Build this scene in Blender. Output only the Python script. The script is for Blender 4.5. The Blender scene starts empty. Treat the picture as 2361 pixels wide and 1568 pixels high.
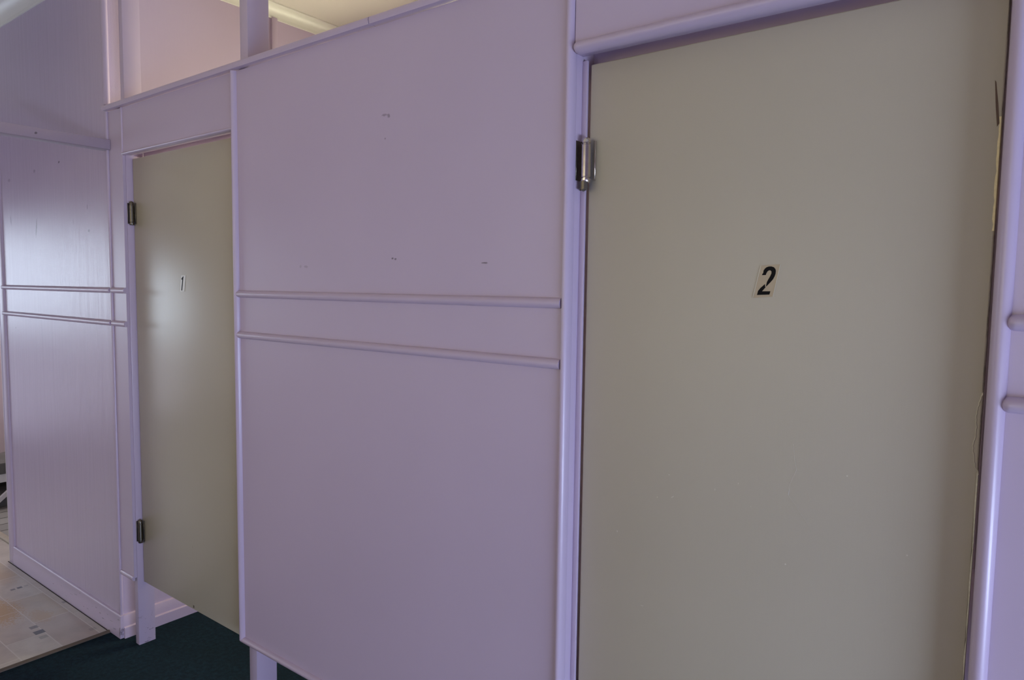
import bpy, bmesh, math, random
from mathutils import Vector, Matrix
random.seed(4)
C = bpy.context.scene.collection
SC = bpy.context.scene

# ------------------------------------------------------------------ materials
class NT:
    def __init__(s, name):
        s.m = bpy.data.materials.new(name); s.m.use_nodes = True
        s.t = s.m.node_tree; s.n = s.t.nodes; s.l = s.t.links
        s.b = s.n['Principled BSDF']; s._tc = None
    def new(s, typ, **kw):
        n = s.n.new(typ)
        for k, v in kw.items(): setattr(n, k, v)
        return n
    def link(s, a, b): s.l.new(a, b)
    @property
    def obj(s):
        if s._tc is None: s._tc = s.new('ShaderNodeTexCoord')
        return s._tc.outputs['Object']
    def mapping(s, scale=(1,1,1), loc=(0,0,0)):
        n = s.new('ShaderNodeMapping'); n.inputs['Scale'].default_value = scale; n.inputs['Location'].default_value = loc
        s.link(s.obj, n.inputs['Vector']); return n.outputs['Vector']
    def noise(s, scale, vec=None, detail=3.0, rough=.5):
        n = s.new('ShaderNodeTexNoise'); n.inputs['Scale'].default_value = scale
        n.inputs['Detail'].default_value = detail; n.inputs['Roughness'].default_value = rough
        s.link(vec if vec is not None else s.obj, n.inputs['Vector']); return n
    def math(s, op, a, b=0.0, clamp=False):
        n = s.new('ShaderNodeMath', operation=op, use_clamp=clamp)
        for i, v in enumerate((a, b)):
            if isinstance(v, (int, float)): n.inputs[i].default_value = v
            else: s.link(v, n.inputs[i])
        return n.outputs[0]
    def vmath(s, op, a, b=None):
        n = s.new('ShaderNodeVectorMath', operation=op)
        s.link(a, n.inputs[0])
        if b is not None:
            if isinstance(b, (tuple, Vector)): n.inputs[1].default_value = b
            else: s.link(b, n.inputs[1])
        return n
    def ramp(s, fac, lo, hi, a=0.0, b=1.0):
        n = s.new('ShaderNodeMapRange'); n.interpolation_type = 'SMOOTHSTEP'
        s.link(fac, n.inputs['Value'])
        for k, v in (('From Min', lo), ('From Max', hi), ('To Min', a), ('To Max', b)): n.inputs[k].default_value = v
        return n.outputs['Result']
    def mix(s, fac, a, b):
        n = s.new('ShaderNodeMix', data_type='RGBA')
        ins = [i for i in n.inputs if i.type == 'RGBA']
        if isinstance(fac, (int, float)): n.inputs[0].default_value = fac
        else: s.link(fac, n.inputs[0])
        for sock, v in zip(ins, (a, b)):
            if isinstance(v, tuple): sock.default_value = (*v, 1) if len(v) == 3 else v
            else: s.link(v, sock)
        return [o for o in n.outputs if o.type == 'RGBA'][0]
    def bump(s, h, strength=.2, dist=.002, normal=None):
        n = s.new('ShaderNodeBump'); n.inputs['Strength'].default_value = strength; n.inputs['Distance'].default_value = dist
        s.link(h, n.inputs['Height'])
        if normal is not None: s.link(normal, n.inputs['Normal'])
        return n.outputs['Normal']

def spots_mask(t, spots, wobble=.5):
    """mask of small marks: (centre, radii, strength[, tilt about y]) in the object's own coordinates"""
    nz = t.noise(140, detail=2)
    tot = None
    for sp in spots:
        c, r, st = sp[:3]
        v = t.vmath('SUBTRACT', t.obj, c).outputs[0]
        if len(sp) > 3:
            rt = t.new('ShaderNodeVectorRotate', rotation_type='Y_AXIS'); t.link(v, rt.inputs['Vector'])
            rt.inputs['Angle'].default_value = sp[3]; v = rt.outputs[0]
        v = t.vmath('MULTIPLY', v, tuple(1/q for q in r)).outputs[0]
        L = t.vmath('LENGTH', v).outputs['Value']
        L = t.math('ADD', L, t.math('MULTIPLY', t.math('SUBTRACT', nz.outputs['Fac'], .5), wobble * 2.6))
        k = t.ramp(L, 1.0, .45, 0, st)
        tot = k if tot is None else t.math('MAXIMUM', tot, k)
    return tot

def paint(name, col, rough=.32, spec=.5, marks=None, mark_col=(.06,.045,.05), stroke=(60, 60, 3), sstr=.10, dirt=None, var=.04, bdist=.002):
    t = NT(name)
    st = t.noise(1.0, t.mapping(stroke), 4, .6)
    fine = t.noise(420, detail=2)
    big = t.noise(2.2, detail=3)
    dark = tuple(c * (1 - var) for c in col); lite = tuple(min(1, c * (1 + var)) for c in col)
    base = t.mix(big.outputs['Fac'], dark, lite)
    if marks:
        base = t.mix(spots_mask(t, marks), base, mark_col)
    if dirt:                                   # scattered small scuffs and chips over the lowest part
        zmax, dens, dcol = dirt
        sx = t.new('ShaderNodeSeparateXYZ'); t.link(t.obj, sx.inputs[0])
        low = t.ramp(sx.outputs['Z'], zmax, zmax * .15)
        sp = t.noise(1.0, t.mapping((34, 34, 75)), 5, .62)
        k = t.math('MULTIPLY', t.ramp(sp.outputs['Fac'], dens, dens + .05), low)
        base = t.mix(t.math('MULTIPLY', k, .8), base, dcol)
    t.link(base, t.b.inputs['Base Color'])
    h = t.math('ADD', st.outputs['Fac'], t.math('MULTIPLY', fine.outputs['Fac'], .25))
    t.link(t.bump(h, sstr, bdist), t.b.inputs['Normal'])
    lo, hi = (rough, rough + .025) if rough < .245 else (max(rough, .285), max(rough, .285) + .05)
    rr = t.ramp(big.outputs['Fac'], .25, .75, lo, hi)
    t.link(rr, t.b.inputs['Roughness']); t.b.inputs['Specular IOR Level'].default_value = spec
    return t.m

def plain(name, col, rough=.5, metal=0.0, noise=0.0, nscale=60):
    t = NT(name)
    if noise:
        n = t.noise(nscale)
        t.link(t.mix(n.outputs['Fac'], tuple(c * (1 - noise) for c in col), tuple(min(1, c * (1 + noise)) for c in col)), t.b.inputs['Base Color'])
    else:
        t.b.inputs['Base Color'].default_value = (*col, 1)
    t.b.inputs['Roughness'].default_value = rough; t.b.inputs['Metallic'].default_value = metal
    return t.m

def glow(name, col, strength):
    t = NT(name); t.b.inputs['Base Color'].default_value = (.8, .8, .8, 1)
    t.b.inputs['Emission Color'].default_value = (*col, 1); t.b.inputs['Emission Strength'].default_value = strength
    return t.m

LAV = (.50, .410, .53)
M = {}
M['lav'] = paint('lavender_gloss_paint', LAV)
M['trim'] = paint('lavender_trim_paint', LAV, rough=.26, stroke=(20, 20, 20), sstr=.03)
M['post'] = paint('lavender_post_paint', LAV, rough=.3, dirt=(.16, .60, (.05, .04, .04)))
M['wall'] = paint('lavender_wall_paint', LAV, rough=.225, stroke=(26, 26, 1.3), sstr=.4, bdist=.005, marks=[
    ((-4.059,0,1.775), (.012,.02,.030), .30, .1), ((-3.735,0,1.722), (.0095,.02,.055), .55, -.22), ((-3.45,0,2.000), (.011,.02,.006), .7, .3),
    ((-3.735,0,1.985), (.016,.02,.010), .3), ((-4.062,0,1.97), (.02,.02,.010), .3), ((-3.175,0,1.789), (.005,.02,.014), .4),
    ((-3.166,0,1.69), (.012,.02,.008), .5), ((-3.32,0,1.735), (.004,.02,.016), .25), ((-4.05,0,1.245), (.006,.02,.005), .5)])
M['skirt'] = paint('lavender_skirting_paint', LAV, rough=.285, stroke=(3, 20, 60), sstr=.06, mark_col=(.10,.08,.085), marks=[
    ((-3.650,-.013,0.046), (0.0084,.03,0.0024), 0.38, .08), ((-3.561,-.013,0.059), (0.0119,.03,0.0013), 0.55, .08), ((-3.500,-.013,0.030), (0.0129,.03,0.0013), 0.39, .08), ((-3.447,-.013,0.052), (0.0192,.03,0.0014), 0.44, .08), ((-3.398,-.013,0.064), (0.0212,.03,0.0022), 0.51, .08), ((-3.352,-.013,0.084), (0.0067,.03,0.0027), 0.47, .08), ((-3.308,-.013,0.036), (0.0079,.03,0.0018), 0.68, .08), ((-3.266,-.013,0.038), (0.0153,.03,0.0024), 0.50, .08), ((-3.226,-.013,0.059), (0.0070,.03,0.0013), 0.43, .08), ((-3.186,-.013,0.067), (0.0128,.03,0.0018), 0.58, .08), ((-3.148,-.013,0.054), (0.0108,.03,0.0026), 0.63, .08), ((-3.111,-.013,0.042), (0.0152,.03,0.0021), 0.70, .08), ((-3.075,-.013,0.070), (0.0106,.03,0.0030), 0.40, .08), ((-3.039,-.013,0.052), (0.0181,.03,0.0015), 0.55, .08), ((-3.004,-.013,0.030), (0.0167,.03,0.0026), 0.58, .08), ((-2.970,-.013,0.078), (0.0110,.03,0.0025), 0.59, .08), ((-2.955,-.013,.03), (.006,.03,.028), .7)])
M['panel'] = paint('lavender_panel_paint', LAV, rough=.36, sstr=.06, marks=[
    ((-1.372+1.43,0,1.917), (.012,.02,.004), .45), ((-1.355+1.43,0,1.913), (.006,.02,.007), .5, .3), ((-1.368+1.43,0,1.857), (.004,.02,.003), .4),
    ((-1.340+1.43,0,1.549), (.005,.02,.003), .75), ((-1.330+1.43,0,1.547), (.007,.02,.0035), .7), ((-1.031+1.43,0,1.534), (.012,.02,.0028), .7),
    ((-1.704+1.43,0,1.530), (.011,.02,.005), .25), ((-1.731+1.43,0,1.531), (.006,.02,.006), .2), ((-1.965+1.43,0,1.31), (.003,.02,.010), .5, .7)])
TAUPE = (.455, .410, .318)
M['door'] = paint('taupe_door_paint', TAUPE, rough=.29, sstr=.15, stroke=(110, 110, 4), marks=[
    ((.39,0,.24), (.003,.01,.006), .3)], mark_col=(.2, .18, .13))
M['door2'] = paint('taupe_door_paint_worn', TAUPE, rough=.42, sstr=.16, stroke=(120, 120, 5), marks=[
    (( .533,0,.898), (.002,.01,.002), .6), ((.437,0,.716), (.002,.01,.002), .6), ((.204,0,.842), (.0025,.01,.0012), .5), ((.213,0,.798), (.006,.01,.0015), .4, .6),
    ((.18,0,.791), (.0015,.01,.002), .5), ((.09,0,.699), (.0016,.01,.0025), .5), ((.152,0,.553), (.005,.01,.0012), .4), ((.63,0,.781), (.002,.01,.002), .45),
    ((.30,0,.83), (.0012,.01,.003), .4), ((.345,0,.85), (.001,.01,.002), .4), ((.37,0,.81), (.0012,.01,.0014), .4)], mark_col=(.72, .70, .60))
M['cream'] = paint('cream_ceiling_paint', (.70, .66, .58), rough=.55, sstr=.03)
M['cornice'] = paint('cream_cornice_paint', (.84, .83, .73), rough=.4, sstr=.03)
M['pale'] = paint('pale_pink_wall_paint', (.78, .70, .72), rough=.5, sstr=.05)
M['white'] = paint('white_gloss_paint', (.72, .71, .70), rough=.3, sstr=.05)
M['steel'] = plain('worn_steel', (.68, .62, .56), .2, 1.0, .2, 90)
M['darksteel'] = plain('tarnished_steel', (.17, .15, .12), .38, 1.0, .3, 120)
M['black'] = plain('black_ink', (.004, .004, .006), .5)
M['black'].node_tree.nodes['Principled BSDF'].inputs['Specular IOR Level'].default_value = .08
M['gap'] = plain('dark_grimy_joint', (.03, .024, .02), .9)
M['stick2'] = plain('yellowed_clear_film', (.37, .29, .20), .3, 0, .08, 90)
M['stick1'] = plain('white_film', (.66, .63, .57), .35)
M['film'] = plain('film_rim', (.50, .47, .38), .3)
M['timber'] = plain('bare_timber', (.50, .40, .20), .55, 0, .25, 80)
M['strip'] = plain('brown_floor_edging', (.095, .07, .05), .4, 0, .2, 40)
M['sill'] = plain('pale_timber_threshold', (.36, .31, .23), .5, 0, .15, 40)
M['greywood'] = plain('weathered_grey_timber', (.12, .12, .11), .7, 0, .3, 30)
M['dark'] = plain('dark_gap_shade', (.035, .03, .026), .7, 0, .3, 30)

def carpet_mat():
    t = NT('dark_teal_carpet')
    n1 = t.noise(420, detail=4, rough=.7); n2 = t.noise(60, detail=4, rough=.6); n3 = t.noise(5, detail=2)
    k = t.ramp(t.math('ADD', t.math('MULTIPLY', n1.outputs['Fac'], .6), t.math('MULTIPLY', n2.outputs['Fac'], .4)), .38, .66)
    base = t.mix(k, (.0035, .012, .020), (.011, .041, .064))
    base = t.mix(t.ramp(n3.outputs['Fac'], .3, .8, 0, .35), base, (.006, .017, .026))
    t.link(base, t.b.inputs['Base Color']); t.b.inputs['Roughness'].default_value = .95
    t.b.inputs['Specular IOR Level'].default_value = .15
    t.link(t.bump(k, .8, .004), t.b.inputs['Normal'])
    return t.m
M['carpet'] = carpet_mat()

def tile_mat():
    t = NT('stone_pattern_vinyl')
    vec = t.mapping((1, 1, 1), (3.84 + .34, .045 + .141 * 3, 0))
    br = t.new('ShaderNodeTexBrick'); t.link(vec, br.inputs['Vector'])
    br.offset = .42; br.offset_frequency = 2; br.squash = 1.35; br.squash_frequency = 3
    for k, v in (('Scale', 1), ('Mortar Size', .0022), ('Mortar Smooth', .3), ('Bias', 0), ('Brick Width', .31), ('Row Height', .141)):
        br.inputs[k].default_value = v
    br.inputs['Color1'].default_value = (0, 0, 0, 1); br.inputs['Color2'].default_value = (1, 1, 1, 1); br.inputs['Mortar'].default_value = (.5, .5, .5, 1)
    sep = t.new('ShaderNodeSeparateColor'); t.link(br.outputs['Color'], sep.inputs[0])
    cr = t.new('ShaderNodeValToRGB'); t.link(sep.outputs[0], cr.inputs[0])
    el = cr.color_ramp.elements
    el[0].position = 0; el[0].color = (.42, .37, .32, 1); el[1].position = 1; el[1].color = (.47, .45, .41, 1)
    for p, c in ((.22, (.49, .45, .39, 1)), (.42, (.40, .33, .29, 1)), (.6, (.52, .50, .45, 1)), (.8, (.43, .34, .22, 1))):
        e = el.new(p); e.color = c
    cl = t.noise(14, detail=5, rough=.6); cl2 = t.noise(3.4, detail=3)
    base = t.mix(t.ramp(cl.outputs['Fac'], .3, .75, 0, .55), cr.outputs[0], (.33, .30, .27))
    base = t.mix(t.ramp(cl2.outputs['Fac'], .42, .75, 0, .45), base, (.60, .57, .52))
    blot = spots_mask(t, [((-3.62,-.25,.004), (.20,.10,.1), .75), ((-3.43,-.14,.004), (.10,.05,.1), .4), ((-4.02,-.10,.004), (.13,.07,.1), .25)], .6)
    base = t.mix(blot, base, (.44, .27, .09))
    base = t.mix(t.math('MULTIPLY', br.outputs['Fac'], .7), base, (.62, .60, .55))
    tot = None                                # small dark inset squares of the pattern
    for (x, y, s, st) in ((-3.832,-.123,.011,.8), (-3.833,-.095,.012,1), (-3.834,-.068,.010,.35), (-3.338,-.199,.016,.7), (-3.274,-.200,.020,1), (-3.215,-.204,.016,.4), (-3.50,-.02,.014,.5), (-3.13,-.05,.014,.3), (-4.20,.04,.02,.8)):
        v = t.vmath('ABSOLUTE', t.vmath('SUBTRACT', t.obj, (x, y, 0)).outputs[0]).outputs[0]
        sx = t.new('ShaderNodeSeparateXYZ'); t.link(v, sx.inputs[0])
        k = t.ramp(t.math('MAXIMUM', sx.outputs[0], sx.outputs[1]), s, s - .003, 0, st)
        tot = k if tot is None else t.math('MAXIMUM', tot, k)
    base = t.mix(tot, base, (.10, .10, .115))
    t.link(base, t.b.inputs['Base Color']); t.b.inputs['Roughness'].default_value = .34
    t.link(t.bump(t.math('SUBTRACT', cl.outputs['Fac'], br.outputs['Fac']), .15, .001), t.b.inputs['Normal'])
    return t.m
M['tile'] = tile_mat()

def boards_mat():
    t = NT('grey_floor_boards')
    br = t.new('ShaderNodeTexBrick'); t.link(t.mapping((1, 1, 1)), br.inputs['Vector'])
    rot = t.new('ShaderNodeMapping'); rot.inputs['Rotation'].default_value = (0, 0, math.pi / 2); t.link(t.obj, rot.inputs['Vector']); t.link(rot.outputs[0], br.inputs['Vector'])
    for k, v in (('Scale', 1), ('Mortar Size', .006), ('Brick Width', 1.6), ('Row Height', .13)): br.inputs[k].default_value = v
    br.inputs['Color1'].default_value = (.22, .21, .19, 1); br.inputs['Color2'].default_value = (.33, .32, .29, 1); br.inputs['Mortar'].default_value = (.06, .05, .04, 1)
    t.link(br.outputs['Color'], t.b.inputs['Base Color']); t.b.inputs['Roughness'].default_value = .6
    return t.m
M['boards'] = boards_mat()

# ------------------------------------------------------------------ geometry helpers
def box(bm, x0, x1, y0, y1, z0, z1, bev=0.0, seg=2, mi=0):
    r = bmesh.ops.create_cube(bm, size=1.0)
    vs = r['verts']
    for v in vs:
        v.co = Vector(((x0 + x1) / 2 + v.co.x * (x1 - x0), (y0 + y1) / 2 + v.co.y * (y1 - y0), (z0 + z1) / 2 + v.co.z * (z1 - z0)))
    fs = list({f for v in vs for f in v.link_faces})
    for f in fs: f.material_index = mi
    if bev:
        es = list({e for v in vs for e in v.link_edges})
        bmesh.ops.bevel(bm, geom=es, offset=bev, segments=seg, profile=.5, affect='EDGES')

def sweep(bm, prof, p0, p1, U, V, cap=True):
    """prism: closed profile [(u,v)] along p0->p1"""
    p0, p1, U, V = Vector(p0), Vector(p1), Vector(U), Vector(V)
    a = [bm.verts.new(p0 + U * u + V * v) for u, v in prof]; b = [bm.verts.new(p1 + U * u + V * v) for u, v in prof]
    n = len(prof)
    for i in range(n): bm.faces.new((a[i], a[(i + 1) % n], b[(i + 1) % n], b[i]))
    if cap: bm.faces.new(a); bm.faces.new(list(reversed(b)))

def half(w, d, n=12):
    """half-round profile, width w along U, height d along V"""
    return [(-w / 2 * math.cos(math.pi * i / n), d * math.sin(math.pi * i / n)) for i in range(n + 1)]

def halfround(bm, p0, p1, w, d, U, V, dome0=False, dome1=False, n=12):
    """half-round moulding from p0 to p1; a domed end runs out to a rounded nose"""
    p0, p1, U, V = Vector(p0), Vector(p1), Vector(U), Vector(V)
    T = (p1 - p0).normalized(); L = (p1 - p0).length; r = w / 2
    st = []
    if dome0: st += [(r * (1 - math.cos(a)), max(.03, math.sin(a))) for a in [math.pi / 2 * k / 6 for k in range(6)]]
    st.append((r if dome0 else 0, 1)); st.append((L - r if dome1 else L, 1))
    if dome1: st += [(L - r + r * math.sin(a), max(.03, math.cos(a))) for a in [math.pi / 2 * k / 6 for k in range(1, 7)]]
    rings = [[bm.verts.new(p0 + T * s + U * u * k + V * v * k) for u, v in half(w, d, n)] for s, k in st]
    m = n + 1
    for A, B in zip(rings, rings[1:]):
        for i in range(m): bm.faces.new((A[i], A[(i + 1) % m], B[(i + 1) % m], B[i]))
    bm.faces.new(rings[0]); bm.faces.new(list(reversed(rings[-1])))

def tube(bm, pts, r, n=8, radii=None):
    pts = [Vector(p) for p in pts]; rings = []
    for i, p in enumerate(pts):
        t = (pts[min(i + 1, len(pts) - 1)] - pts[max(i - 1, 0)]).normalized()
        a = t.orthogonal().normalized(); b = t.cross(a); q = radii[i] if radii else r
        rings.append([bm.verts.new(p + (a * math.cos(2 * math.pi * k / n) + b * math.sin(2 * math.pi * k / n)) * q) for k in range(n)])
    for A, B in zip(rings, rings[1:]):
        for k in range(n):
            best = k
            bm.faces.new((A[k], A[(k + 1) % n], B[(k + 1) % n], B[k]))
    bm.faces.new(rings[0]); bm.faces.new(list(reversed(rings[-1])))

def lathe(bm, cx, cy, prof, n=20):
    rings = [[bm.verts.new((cx + r * math.cos(2 * math.pi * k / n), cy + r * math.sin(2 * math.pi * k / n), z)) for k in range(n)] for r, z in prof]
    for A, B in zip(rings, rings[1:]):
        for k in range(n): bm.faces.new((A[k], A[(k + 1) % n], B[(k + 1) % n], B[k]))
    bm.faces.new(rings[0]); bm.faces.new(list(reversed(rings[-1])))

def prism_y(bm, poly, y0, y1):
    a = [bm.verts.new((x, y0, z)) for x, z in poly]; b = [bm.verts.new((x, y1, z)) for x, z in poly]
    n = len(poly)
    for i in range(n): bm.faces.new((a[i], a[(i + 1) % n], b[(i + 1) % n], b[i]))
    bm.faces.new(a); bm.faces.new(list(reversed(b)))

class B:
    """collects shapes given in world coordinates; build() links ONE mesh object with its origin at `at`"""
    def __init__(s): s.bm = bmesh.new()
    def build(s, name, mats, at=(0, 0, 0), parent=None, smooth=True, angle=40):
        bm = s.bm
        org = Vector(at)
        bmesh.ops.translate(bm, verts=bm.verts, vec=-org)
        bmesh.ops.recalc_face_normals(bm, faces=bm.faces)
        me = bpy.data.meshes.new(name); bm.to_mesh(me); bm.free()
        for m in (mats if isinstance(mats, (list, tuple)) else [mats]): me.materials.append(m)
        if smooth:
            me.shade_smooth(); me.set_sharp_from_angle(angle=math.radians(angle))
        o = bpy.data.objects.new(name, me); C.objects.link(o)
        if parent is not None:
            o.parent = parent          # the part shares its thing's origin
        else:
            o.location = org
        return o

def tag(o, label, cat=None, group=None, kind=None):
    if label: o['label'] = label
    if cat: o['category'] = cat
    if group: o['group'] = group
    if kind: o['kind'] = kind
    return o
def struct(o, label=None):
    o['kind'] = 'structure'
    if label: o['label'] = label
    return o
X, Y, Z = (1, 0, 0), (0, 1, 0), (0, 0, 1); NY = (0, -1, 0)

# ------------------------------------------------------------------ main measures (metres)
CEIL = 2.79
XW0, XW1 = -7.0, 2.3            # room ends
YR, YB = -3.0, 1.6              # wall behind the camera, back wall of the cubicles
XC = -2.965                     # outside corner where the cubicles start
RZ1, RZ2 = 1.4455, 1.3135       # the two rail mouldings
TOP = 2.149

# ------------------------------------------------------------------ setting: floors, walls, ceiling
b = B(); box(b.bm, -3.05, XW1, YR, YB, -.05, 0); struct(b.build('floor', M['carpet'], smooth=False), 'dark teal carpet in front of and under the cubicles')
b = B(); box(b.bm, XW0, -3.062, YR, .07, -.05, .003); struct(b.build('floor_tiled', M['tile'], smooth=False), 'beige stone-patterned vinyl floor left of the carpet')
b = B(); halfround(b.bm, (-3.054, YR, .0), (-3.054, -.013, .0), .019, .010, X, Z); struct(b.build('trim_1', M['strip'], (-3.056, YR, 0)), 'brown edging strip between carpet and vinyl')
b = B(); box(b.bm, XW0, -3.07, .105, .95, -.05, 0); struct(b.build('floor_passage', M['boards'], smooth=False), 'grey boards beyond the doorway at far left')
b = B(); sweep(b.bm, [(.07, -.01), (.07, .012), (.08, .018), (.098, .018), (.106, .010), (.106, -.01)], (-5.5, 0, 0), (-4.27, 0, 0), Y, Z); struct(b.build('trim_2', M['sill']), 'pale timber threshold in the doorway at far left')

b = B()
box(b.bm, -4.25, XC, 0, .10, 0, CEIL); box(b.bm, -5.5, -4.25, 0, .10, 2.02, CEIL); box(b.bm, XW0, -5.5, 0, .10, 0, CEIL)
struct(b.build('wall_left', M['wall'], smooth=False), 'glossy lavender wall panel reflecting a window')
b = B(); box(b.bm, XC - .1, XC, .10, YB, 0, CEIL); struct(b.build('wall_cubicle', M['lav'], smooth=False), 'lavender side wall inside the first cubicle')
b = B()                                       # back wall, thickened so its deep window recess holds light off floor and ceiling
box(b.bm, XC - .1, -2.75, YB, YB + .5, 0, CEIL); box(b.bm, -1.75, 1.3, YB, YB + .5, 0, CEIL)
box(b.bm, -2.75, -1.75, YB, YB + .5, 0, 1.25); box(b.bm, -2.75, -1.75, YB, YB + .5, 2.05, CEIL)
struct(b.build('wall_back', M['lav'], smooth=False))
b = B(); box(b.bm, 1.2, 1.3, 0, YB, 0, CEIL); box(b.bm, 1.3, XW1, 0, .1, 0, CEIL); struct(b.build('wall_front', M['lav'], smooth=False))
b = B()                                       # right-hand wall, opened low down for the added fill pane
box(b.bm, XW1, XW1 + .1, YR, -2.6, 0, CEIL); box(b.bm, XW1, XW1 + .1, -.15, .1, 0, CEIL); box(b.bm, XW1, XW1 + .1, -2.6, -.15, .52, CEIL); box(b.bm, XW1, XW1 + .1, -2.6, -.15, 0, .04)
struct(b.build('wall_right', M['lav'], smooth=False))
b = B(); box(b.bm, XW0 - .1, XW1 + .1, YR - .1, YR, 0, CEIL); struct(b.build('wall_rear', M['lav'], smooth=False))
b = B()                                       # far left wall with its window opening
WY0, WY1, WZ0, WZ1 = -2.45, -.45, 1.02, 1.98
box(b.bm, XW0 - .1, XW0, YR, WY0, 0, CEIL); box(b.bm, XW0 - .1, XW0, WY1, .1, 0, CEIL)
box(b.bm, XW0 - .1, XW0, WY0, WY1, 0, .10); box(b.bm, XW0 - .1, XW0, WY0, WY1, WZ1, CEIL)
struct(b.build('wall_window', M['lav'], smooth=False))
b = B(); box(b.bm, -2.998, -2.943, YR, -.60, 2.037, CEIL); struct(b.build('added_bulkhead', M['lav'], smooth=False))  # unseen block added above the beam to shade the upper left wall
b = B(); box(b.bm, XW0, XC - .1, .95, 1.05, 0, CEIL); box(b.bm, XW0 - .1, XW0, .1, 1.05, 0, CEIL); struct(b.build('wall_passage', M['pale'], smooth=False), 'pale pinkish wall beyond the doorway at far left')
b = B(); box(b.bm, XW0, -4.3, .932, .95, 0, .10, .003); struct(b.build('baseboard_passage', M['sill'], smooth=False))
b = B(); box(b.bm, XW0 - .1, XW1 + .1, YR - .1, YB + .5, CEIL, CEIL + .08); struct(b.build('ceiling', M['cream'], smooth=False), 'cream ceiling')

# windows and added fill panes: frames and bright frosted panes
def window(name, axis, pos, a0, a1, z0, z1, col, strength, mull=1):
    f = B(); t, d = .05, .06
    def bb(u0, u1, w0, w1):
        if axis == 'x': box(f.bm, pos - d / 2, pos + d / 2, u0, u1, w0, w1, .004)
        else: box(f.bm, u0, u1, pos - d / 2, pos + d / 2, w0, w1, .004)
    bb(a0, a1, z0, z0 + t); bb(a0, a1, z1 - t, z1); bb(a0, a0 + t, z0 + t, z1 - t); bb(a1 - t, a1, z0 + t, z1 - t)
    for k in range(1, mull):
        m = a0 + (a1 - a0) * k / mull; bb(m - .02, m + .02, z0 + t, z1 - t)
    fr = struct(f.build(name, M['white']))
    p = B()
    if axis == 'x': box(p.bm, pos - .004, pos + .004, a0 + t, a1 - t, z0 + t, z1 - t)
    else: box(p.bm, a0 + t, a1 - t, pos - .004, pos + .004, z0 + t, z1 - t)
    p.build('pane', glow(name + '_daylight', col, strength), parent=fr, smooth=False)
    return fr
LIGHT = dict(left=(3.2, 3.75, 4.5), leftl=(.85, .85, 1.1), low=(22, 26.5, 38.5), warm=(37, 35.5, 25), rear=(2.08, 1.9, 1.15), rearl=(.3, .27, .3))
window('window_1', 'x', XW0 - .05, WY0, WY1, WZ0, WZ1, LIGHT['left'], 1, 2)
window('fill_pane_2', 'x', XW0 - .05, WY0, WY1, .10, WZ0, LIGHT['leftl'], 1, 2)  # lower glowing pane added to brighten the lower left wall
window('fill_pane_3', 'x', XW1 + .05, -2.6, -.15, .04, .52, LIGHT['low'], 1, 2)  # added fill light framed like a window, brightening right-facing sides
window('window_4', 'y', YB + .45, -2.75, -1.75, 1.25, 2.05, LIGHT['warm'], 1, 1)
window('window_5', 'y', YR + .03, -3.0, .1, 1.1, 2.2, LIGHT['rear'], 1, 3)
window('fill_pane_6', 'y', YR + .03, -6.4, -3.3, .45, 1.45, LIGHT['rearl'], 1, 3)  # fill pane added behind the camera to lift the left wall
pl = bpy.data.lights.new('passage_fill', 'AREA'); pl.shape = 'RECTANGLE'; pl.size = 1.2; pl.size_y = .3; pl.energy = 22; pl.color = (1, .95, .93)  # fill light added to brighten the space past the doorway
po = bpy.data.objects.new('passage_fill', pl); C.objects.link(po); po.location = (-5.6, .5, CEIL - .02)

# ------------------------------------------------------------------ trims of the setting
def rail(bm, x0, x1, z, dome0=False, dome1=False, y=0.0, w=.023, d=.0115):
    halfround(bm, (x0, y, z), (x1, y, z), w, d, Z, NY, dome0, dome1)
for k, z in enumerate((RZ1, RZ2)):
    b = B(); rail(b.bm, -4.208, XC - .006, z, True, d=.0135); struct(b.build('trim_%d' % (3 + k), M['trim'], (-4.2, 0, z)), 'half-round rail moulding on the glossy left wall, %s of the two' % ('upper', 'lower')[k])
SK = [(0, 0), (.015, 0), (.015, .044), (.0125, .047), (.0125, .086)] + [(.0055 + .007 * math.cos(a), .089 + .007 * math.sin(a)) for a in [math.pi / 2 * k / 6 for k in range(7)]] + [(0, .096)]
SC2 = [(0, 0), (.022, 0), (.022, .044), (.020, .046), (.012, .047), (.012, .092), (.010, .095), (0, .096)]
b = B(); sweep(b.bm, SK, (-4.1765, 0, .002), (XC + .014, 0, .002), NY, Z); struct(b.build('baseboard_left', M['skirt']), 'scuffed lavender skirting board under the glossy left wall')
b = B(); box(b.bm, -4.245, -3.065, -.0185, -.0155, .0, .0045); struct(b.build('trim_12', M['gap'], smooth=False), 'dark grimy joint between vinyl and skirting')
b = B(); sweep(b.bm, SC2, (XC, .0, .0), (XC, YB, .0), X, Z); struct(b.build('baseboard_cubicle', M['trim']), 'stepped lavender skirting inside the first cubicle')
b = B(); tube(b.bm, [(XC, -.001, .098), (XC, -.001, 1.2), (XC, -.001, TOP - .002)], .0065, 12); struct(b.build('trim_5', M['trim']), 'thin vertical bead at the corner of the glossy left wall')
b = B(); tube(b.bm, [(XC - .001, .001, TOP + .024), (XC - .001, .001, CEIL - .09)], .011, 12); struct(b.build('trim_6', M['trim']))
b = B(); box(b.bm, XC, XC + .010, .742, .772, .096, CEIL - .05, .003); struct(b.build('trim_7', M['trim']), 'vertical cover strip on the cubicle side wall')
def cove(s, n=6, lip=.014):
    pr = [(0, 0), (.006, 0), (.006, lip)]
    for i in range(n + 1):
        a = math.pi / 2 * i / n
        pr.append((.006 + (s - .006 - lip) * (1 - math.cos(a)), lip + (s - lip - .006) * math.sin(a)))
    pr += [(s, s - .006), (s, s), (0, s)]
    return pr
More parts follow.
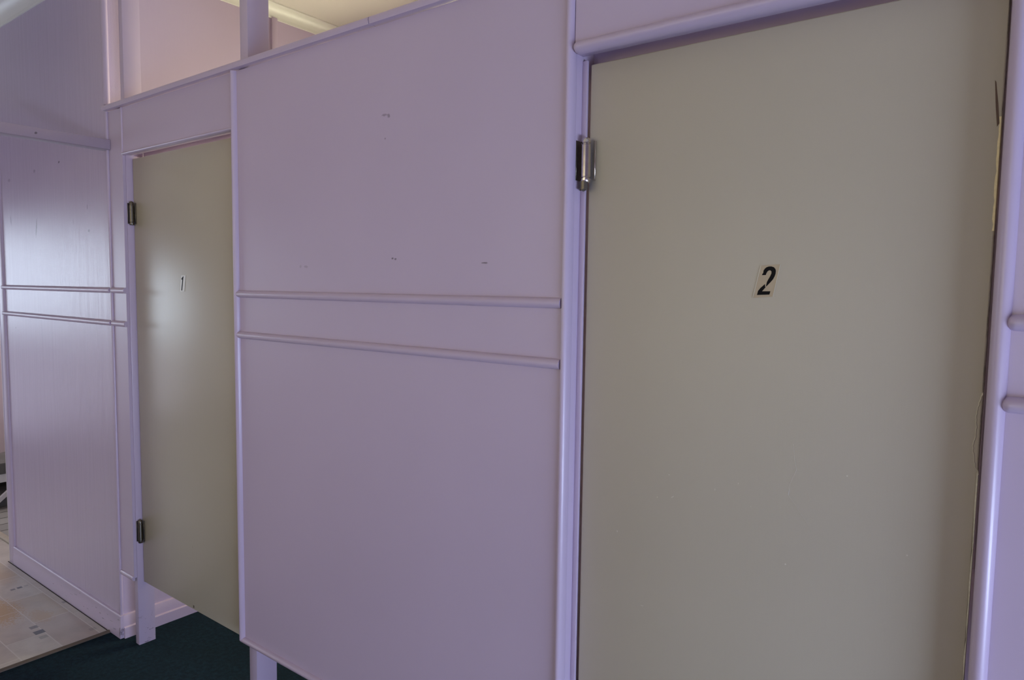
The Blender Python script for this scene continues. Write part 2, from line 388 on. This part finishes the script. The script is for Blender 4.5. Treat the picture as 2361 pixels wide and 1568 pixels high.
b = B(); sweep(b.bm, cove(.085), (XW0, 0, CEIL - .085), (XC, 0, CEIL - .085), NY, Z); struct(b.build('trim_8', M['cornice']), 'cream cornice above the glossy left wall')
b = B(); sweep(b.bm, cove(.058), (XC, .1, CEIL - .058), (XC, YB, CEIL - .058), X, Z); struct(b.build('trim_9', M['cornice']), 'cream cornice above the cubicle side wall')
b = B()                                       # doorway lining at the left end of the wall
box(b.bm, -4.262, -4.25, -.006, .106, 0, 2.02, .003)
struct(b.build('trim_10', M['white']), 'pale door lining at the left edge')
b = B(); sweep(b.bm, [(-4.25, 0), (-4.25, .006), (-4.24, .010), (-4.188, .010), (-4.180, .007), (-4.177, 0)], (0, 0, .0), (0, 0, 2.03), X, NY)
struct(b.build('trim_11', M['trim']), 'lavender architrave at the left edge of the glossy wall')

# ------------------------------------------------------------------ cubicle front: posts
def post(x0, x1, y0, y1, label, ztop=CEIL):
    b = B(); box(b.bm, x0, x1, y0, y1, 0, ztop, .002)
    o = b.build('partition_post', M['post'], ((x0 + x1) / 2, y0, 0)); tag(o, label, 'post', 'posts of the cubicle front', 'thing'); return o
post(-2.873, -2.843, .012, .078, 'slim lavender post with chipped foot at hinge side of door 1')
post(-2.046, -2.003, .012, .088, 'lavender post standing behind left edge of the wide panel between the doors')
p3 = post(-.838, -.795, .012, .086, 'lavender post at hinge side of door 2')
b = B(); box(b.bm, -.795, -.783, .034, .0415, 0, 1.957, .0015); b.build('door_stop', M['trim'], (-.8165, .012, 0), p3)
p4 = post(-.046, -.004, .012, .086, 'lavender post at the far right, beside worn edge of door 2')
b = B(); box(b.bm, -.060, -.046, .080, .086, 1.03, 1.925, .001); b.build('door_stop', M['trim'], (-.025, .012, 0), p4)

# ------------------------------------------------------------------ cubicle front: fixed panels
def panel(x0, x1, z0, z1, label, mat='lav', name='cubicle_partition', cat='partition'):
    b = B(); box(b.bm, x0, x1, 0, .012, z0, z1, .001, 1)
    at = ((x0 + x1) / 2, 0, 0)
    o = b.build(name, M[mat], at); tag(o, label, cat, kind='thing'); o['at'] = at
    return o, at
# narrow strip between the wall corner and post 1
o, at = panel(XC + .0065, -2.845, .285, TOP - .003, 'narrow lavender strip panel between glossy left wall and door 1')
for z in (RZ1, RZ2):
    b = B(); rail(b.bm, XC + .0065, -2.845, z); b.build('rail_moulding', M['trim'], at, o)
b = B(); halfround(b.bm, (XC + .002, .004, .284), (-2.846, .004, .284), .022, .012, Z, NY, True); b.build('edge_moulding', M['trim'], at, o)
# wide panel between the doors
o, at = panel(-2.062, -.795, .292, TOP - .003, 'wide lavender panel with two half-round rails between doors 1 and 2', 'panel')
for z in (RZ1, RZ2):
    b = B(); rail(b.bm, -2.069, -.8135, z, True); b.build('rail_moulding', M['trim'], at, o)
b = B(); halfround(b.bm, (-2.0605, .006, .279), (-2.0605, .006, TOP - .003), .023, .020, X, NY, True); b.build('edge_moulding', M['trim'], at, o)
b = B(); halfround(b.bm, (-2.070, .006, .289), (-.795, .006, .289), .023, .0185, Z, NY, True); b.build('edge_moulding', M['trim'], at, o)
b = B(); halfround(b.bm, (-.804, .004, .279), (-.804, .004, TOP - .003), .019, .0155, X, NY); b.build('edge_moulding', M['trim'], at, o)
# panel right of door 2
o, at = panel(-.046, 1.2, .292, TOP - .003, 'lavender panel cut by the right edge, beside door 2')
for z in (RZ1 - .009, RZ2 + .002):
    b = B(); rail(b.bm, -.0355, 1.198, z, True, w=.0245, d=.019); b.build('rail_moulding', M['trim'], at, o)
b = B(); halfround(b.bm, (-.041, .004, .279), (-.041, .004, TOP - .003), .025, .0185, X, NY); b.build('edge_moulding', M['trim'], at, o)
b = B(); halfround(b.bm, (-.05, .006, .289), (1.198, .006, .289), .023, .0185, Z, NY); b.build('edge_moulding', M['trim'], at, o)

# header panels over the doors
def header(x0, x1, z0, lip_w, lip_d, label, hx0, hx1, stop):
    o, at = panel(x0, x1, z0, TOP - .003, label, name='header_panel', cat='header panel')
    b = B(); halfround(b.bm, (x0 - .002, .006, z0 + lip_w / 2 - .004), (x1, .006, z0 + lip_w / 2 - .004), lip_w, lip_d, Z, NY, True); b.build('edge_moulding', M['trim'], at, o)
    b = B(); box(b.bm, hx0, hx1, .012, .034, z0 + .0, z0 + .06, .001); b.build('head_rail', M['trim'], at, o)
    if True:
        b = B(); box(b.bm, hx0, hx1, .078, .092, z0 - (.035 if stop else .006), z0 + .05, .001); b.build('head_light_block', M['trim'], at, o)  # unseen strip added behind the door gap to hold back warm light
    return o, at
o, at = header(-2.8445, -2.074, 1.970, .012, .012, 'short lavender header panel above door 1', -2.842, -2.047, False)
b = B(); halfround(b.bm, (-2.8405, .002, 1.975), (-2.8405, .002, TOP - .003), .009, .007, X, NY); b.build('edge_moulding', M['trim'], at, o)
header(-.7935, -.0545, 1.965, .026, .020, 'lavender header panel with thick half-round edge above door 2', -.794, -.047, True)

# capping rail on top of the whole front, in two lengths
def capping(x0, x1, label):
    b = B()
    sweep(b.bm, [(-.016, .0), (.012, .0), (.012, .021), (-.010, .021), (-.0165, .017), (-.0185, .0105), (-.0165, .003)], (x0, 0, TOP), (x1, 0, TOP), Y, Z)
    tag(b.build('capping_rail', M['trim'], ((x0 + x1) / 2, 0, TOP)), label, 'capping rail', 'capping rails along the cubicle front', 'thing')
capping(-2.972, -1.412, 'lavender capping rail over door 1, left length from the wall corner to the joint')
capping(-1.409, 1.2, 'lavender capping rail, right length from the joint over the wide panel')

# ------------------------------------------------------------------ doors
def hinge(parent, at, cx, cy, zc, r, h, steel, plate, broken, door_y, px):
    """spring hinge: leaf plates > barrel with collars and domed finial"""
    z0, z1 = zc - h / 2, zc + h / 2
    b = B()
    box(b.bm, px, px + .0016, cy - .010, min(door_y - .004, .0335), z0 + .006, z1 - .006, .0005, 1)       # leaf on the post
    hg = b.build('hinge', M[plate], at, parent); hg['label'] = 'tarnished spring hinge on left edge of door'
    b = B()
    box(b.bm, cx + r + .0012, cx + r + .0042, door_y - .0045, door_y, z0 + .006, z1 - .006, .0006, 1)   # leaf wrapped over the door edge
    b.build('leaf', M[steel], at, hg)
    b = B()
    lathe(b.bm, cx, cy, [(r * .9, z0 + .012), (r, z0 + .013), (r, z1 - .016), (r * .9, z1 - .015)]); b.build('barrel', M[steel], at, hg)
    b = B()
    lathe(b.bm, cx, cy, [(r * .82, z1 - .015), (r * .82, z1 - .0125), (r * .98, z1 - .012), (r * .98, z1 - .008), (r * .80, z1 - .003), (r * .45, z1 - .0008), (.0003, z1)]); b.build('finial', M[steel], at, hg)
    b = B()
    lathe(b.bm, cx, cy, [(.0003, z0), (r * .8, z0 + .0006), (r * .98, z0 + .003), (r * .98, z0 + .009), (r * .80, z0 + .0098), (r * .80, z0 + .012)]); b.build('finial', M[steel], at, hg)
    if broken:
        b = B(); n = 14
        zb = [z0 - .013 - .003 * ((k * 7) % 5) / 4 for k in range(n)]
        ang = [math.pi * (.55 + 1.35 * k / (n - 1)) for k in range(n)]
        ring = lambda q, zz: [b.bm.verts.new((cx - .002 + q * math.cos(a), cy + q * math.sin(a), z)) for a, z in zip(ang, zz)]
        o1, o2, i1, i2 = ring(r * 1.06, [z0 + .0035] * n), ring(r * 1.10, zb), ring(r * .98, [z0 + .0035] * n), ring(r * 1.0, zb)
        for k in range(n - 1):
            for q in ((o1[k], o1[k + 1], o2[k + 1], o2[k]), (i1[k], i2[k], i2[k + 1], i1[k + 1]), (o2[k], o2[k + 1], i2[k + 1], i2[k]), (o1[k], i1[k], i1[k + 1], o1[k + 1])): b.bm.faces.new(q)
        b.bm.faces.new((o1[0], o2[0], i2[0], i1[0])); b.bm.faces.new((o1[-1], i1[-1], i2[-1], o2[-1]))
        q = b.build('sleeve', M['darksteel'], at, hg); q['label'] = 'torn dark sleeve under the hinge'
    return hg

D1Y, D2Y = .035, .042
b = B(); box(b.bm, -2.8385, -2.049, D1Y, D1Y + .034, .262, 1.957, .0015); at1 = (-2.8385, D1Y, .262)
d1 = b.build('door_1', M['door'], at1); tag(d1, 'taupe cubicle door numbered 1 with two spring hinges', 'door', 'cubicle doors', 'thing')
hinge(d1, at1, -2.8310, .0225, 1.746, .0088, .092, 'darksteel', 'darksteel', False, D1Y, -2.8431)
hinge(d1, at1, -2.8310, .0225, .477, .0088, .096, 'darksteel', 'darksteel', False, D1Y, -2.8431)
b = B(); box(b.bm, -2.451, -2.444, D1Y - .0012, D1Y, .268, .278, .0004, 1); q = b.build('bumper', M['strip'], at1, d1); q['label'] = 'tiny brown stub near the bottom edge'

b = B(); box(b.bm, -.779, -.0575, D2Y, D2Y + .034, .262, 1.949, .0028, 3)
for v in b.bm.verts:                          # the door has gone slightly out of square at its closing edge
    if v.co.x > -.2: v.co.x -= .0055 * max(0, (1.1 - v.co.z) / .84)
at2 = (-.779, D2Y, .262)
b.bm.normal_update()
for f in b.bm.faces:
    if f.calc_center_median().x > -.2 and abs(f.normal.x) > .6: f.material_index = 1
def edge_mat():
    t = NT('worn_door_edge')
    n = t.noise(1.0, t.mapping((60, 60, 16)), 5, .65)
    sx = t.new('ShaderNodeSeparateXYZ'); t.link(t.obj, sx.inputs[0])
    k = t.math('MULTIPLY', t.ramp(sx.outputs['Z'], 1.28, 1.36), t.ramp(sx.outputs['Z'], 1.50, 1.44))
    base = t.mix(t.ramp(n.outputs['Fac'], .42, .62), TAUPE, (.13, .11, .08))
    base = t.mix(t.math('MULTIPLY', k, t.ramp(n.outputs['Fac'], .62, .45)), base, (.74, .62, .32))
    t.link(base, t.b.inputs['Base Color']); t.b.inputs['Roughness'].default_value = .5
    t.link(t.bump(n.outputs['Fac'], .6, .002), t.b.inputs['Normal']); return t.m
d2 = b.build('door_2', [M['door2'], edge_mat()], at2); tag(d2, 'large taupe cubicle door numbered 2 with chipped right edge', 'door', 'cubicle doors', 'thing')
hinge(d2, at2, -.7757, .0235, 1.7475, .0102, .095, 'steel', 'darksteel', True, D2Y, -.7948)
hinge(d2, at2, -.7757, .0235, .440, .0102, .095, 'steel', 'darksteel', False, D2Y, -.7948)
def ridge(pts, r, label):
    b = B(); P = []
    for (x0, z0), (x1, z1) in zip(pts, pts[1:]):
        for k in range(6):
            t = k / 6; P.append((x0 + (x1 - x0) * t + random.uniform(-1, 1) * .0009, D2Y + .0002, z0 + (z1 - z0) * t))
    P.append((pts[-1][0], D2Y + .0002, pts[-1][1]))
    tube(b.bm, P, r, 6); q = b.build('paint_crack', M['door'], at2, d2); q['label'] = label
ridge([(-.338, 1.203), (-.331, 1.156), (-.341, 1.127), (-.343, 1.108), (-.326, 1.086), (-.308, 1.062), (-.300, 1.048)], .00055, 'thin raised crack line in the paint')
ridge([(-.289, 1.044), (-.267, 1.038), (-.243, 1.030)], .0005, 'short raised crack line in the paint')
ridge([(-.0595, 1.325), (-.0645, 1.305), (-.0665, 1.285), (-.0650, 1.262), (-.0680, 1.240), (-.0660, 1.215), (-.0590, 1.195)], .0013, 'flaking ridge of paint beside the right edge')
b = B(); prism_y(b.bm, [(-.0702, 1.800), (-.0684, 1.797), (-.0642, 1.765), (-.0612, 1.735), (-.0640, 1.730), (-.0672, 1.760)], D2Y - .0003, D2Y)
q = b.build('gouge', plain('red_brown_gouge', (.10, .055, .035), .6), at2, d2); q['label'] = 'reddish brown gouge at the top right edge'

def chipped(zs, x0, x1, mat, label):           # ragged arris strip: bare worn timber above, painted highlight below
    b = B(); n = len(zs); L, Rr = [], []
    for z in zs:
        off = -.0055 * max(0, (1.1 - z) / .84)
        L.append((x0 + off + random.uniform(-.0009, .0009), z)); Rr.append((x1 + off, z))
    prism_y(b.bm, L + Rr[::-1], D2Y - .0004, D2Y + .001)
    q = b.build('worn_lit_edge', mat, at2, d2); q['label'] = label
chipped([1.745 - .009 * k for k in range(20)], -.0618, -.0592, plain('bare_pale_timber', (.78, .66, .38), .5, 0, .25, 120), 'bare pale timber where paint is worn off')
chipped([1.20 - .03 * k for k in range(30)], -.0606, -.0592, plain('arris_highlight_paint', (.60, .57, .46), .5, 0, .3, 150), 'pale painted highlight line along the lower edge')  # lit lower arris painted on as a pale line

# number stickers (slanted film pieces on the doors)
def sticker(quad, polys, y, mat, label):
    cx = sum(p[0] for p in quad) / 4; cz = sum(p[1] for p in quad) / 4; at = (cx, y, cz)
    b = B(); prism_y(b.bm, quad, y - .0006, y - .0001); o = b.build('number_sticker', M[mat], at, smooth=False); tag(o, label, 'sticker', 'number stickers on the doors', 'thing')
    b = B()
    for p in polys: prism_y(b.bm, p, y - .0009, y - .0005)
    q = b.build('numeral', M['black'], at, o, smooth=False); q['label'] = 'bold slanted black numeral'
    b = B()
    for k in (1, 3):                          # pale cut edges of the film, left and right
        p0, p1 = quad[k], quad[(k + 1) % 4]
        prism_y(b.bm, [(p0[0] - .0009, p0[1]), (p0[0] + .0004, p0[1]), (p1[0] + .0004, p1[1]), (p1[0] - .0009, p1[1])], y - .0010, y - .0004)
    b.build('film_edge', M['film'], at, o, smooth=False)
sticker([(-0.408, 1.5236), (-0.3729, 1.5261), (-0.3838, 1.4677), (-0.4205, 1.4649)], [[(-0.3973, 1.487), (-0.3959, 1.494), (-0.3937, 1.4989), (-0.3905, 1.5045), (-0.3883, 1.5101), (-0.3887, 1.5136), (-0.3906, 1.5153), (-0.393, 1.5153), (-0.3954, 1.5137), (-0.3973, 1.5105), (-0.3985, 1.5068), (-0.4054, 1.5066), (-0.4042, 1.5098), (-0.4032, 1.51), (-0.4031, 1.5116), (-0.4027, 1.5151), (-0.4004, 1.5186), (-0.3974, 1.5211), (-0.3933, 1.5224), (-0.3891, 1.5224), (-0.3846, 1.521), (-0.3818, 1.5178), (-0.3808, 1.5143), (-0.3811, 1.5094), (-0.3826, 1.5045), (-0.3854, 1.4989), (-0.39, 1.4933), (-0.394, 1.489), (-0.3972, 1.4858)], [(-0.3993, 1.4904), (-0.407, 1.4833), (-0.4114, 1.4775), (-0.4129, 1.4702), (-0.3905, 1.4713), (-0.389, 1.4775), (-0.404, 1.4771), (-0.4006, 1.4812), (-0.3977, 1.4851), (-0.3989, 1.4858)]], D2Y, 'stick2', 'slanted yellowed sticker with black numeral 2 on the right door')
sticker([(-2.4874, 1.5055), (-2.4521, 1.5059), (-2.4644, 1.4478), (-2.5006, 1.4468)], [[(-2.4679, 1.5027), (-2.4713, 1.4907), (-2.4796, 1.4511), (-2.4863, 1.451), (-2.4784, 1.4867), (-2.4779, 1.4897), (-2.4841, 1.4911), (-2.4829, 1.4951), (-2.4738, 1.5007)]], D1Y, 'stick1', 'slanted white sticker with black numeral 1 on the left door')

# ------------------------------------------------------------------ tie beam and the things past the doorway
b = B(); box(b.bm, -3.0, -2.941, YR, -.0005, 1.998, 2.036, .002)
o = b.build('tie_beam', paint('lavender_beam_shade_paint', (.38, .31, .375), rough=.35, sstr=.05, marks=[((.0295,-.256 - YR/2,.019-.001), (.02,.006,.006), .7)], stroke=(60, 3, 60)), (-2.97, YR / 2, 1.998))  # base colour darkened to stand in for shade on the beam
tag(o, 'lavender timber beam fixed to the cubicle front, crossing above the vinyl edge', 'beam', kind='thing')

bx = -5.3
o = bpy.data.objects.new('bench', None); C.objects.link(o); o.location = (bx, .5, 0)
tag(o, 'low grey timber bench with white rails seen past the left doorway', 'bench', kind='thing')
at = (bx, .5, 0)
b = B(); box(b.bm, bx - .35, bx, .20, .90, .222, .295, .006); b.build('seat', M['greywood'], at, o)
b = B(); box(b.bm, bx - .05, bx - .012, .22, .88, .165, .221, .004); b.build('rail', M['white'], at, o)
b = B(); box(b.bm, bx - .34, bx - .30, .22, .88, .02, .221, .004); b.build('gap_shade_panel', M['dark'], at, o)  # dark sheet put in for the shaded gap under the seat
b = B(); box(b.bm, bx - .30, bx - .02, .24, .86, .0, .085, .004); b.build('foot_board', M['greywood'], at, o)
b = B(); sweep(b.bm, [(-.012, -.012), (.012, -.012), (.012, .012), (-.012, .012)], (bx + .012, .18, .0), (bx + .012, .42, .20), X, (0, -.64, .77)); b.build('brace', M['white'], at, o)

# ------------------------------------------------------------------ world, camera, view
w = bpy.data.worlds.new('world'); SC.world = w; w.use_nodes = True
w.node_tree.nodes['Background'].inputs[0].default_value = (.6, .7, 1, 1); w.node_tree.nodes['Background'].inputs[1].default_value = .05

cam = bpy.data.cameras.new('camera'); co = bpy.data.objects.new('camera', cam); C.objects.link(co)
cam.sensor_width = 36; cam.sensor_fit = 'HORIZONTAL'; cam.lens = 36 * 1595.42 / 2361; cam.clip_start = .02
R = [[0.7964746, 0.6045209, 0.0135179], [-0.0563622, 0.0519634, 0.9970572], [-0.6020395, 0.7948926, -0.0754597]]
mw = Matrix.Identity(4)
for i in range(3):
    mw[i][0] = R[0][i]; mw[i][1] = R[1][i]; mw[i][2] = -R[2][i]
mw[0][3], mw[1][3], mw[2][3] = 0, -1.25, 1.47762
co.matrix_world = mw
SC.camera = co
SC.view_settings.view_transform = 'Standard'; SC.view_settings.look = 'None'
SC.view_settings.exposure = 0.0; SC.view_settings.gamma = 1.0
SC.cycles.use_denoising = True
SC.cycles.max_bounces = 8; SC.cycles.diffuse_bounces = 6; SC.cycles.glossy_bounces = 3
SC.cycles.sample_clamp_indirect = 2.0; SC.cycles.blur_glossy = 1.0; SC.cycles.caustics_reflective = False; SC.cycles.caustics_refractive = False
SC.cycles.use_adaptive_sampling = True; SC.cycles.adaptive_threshold = .005
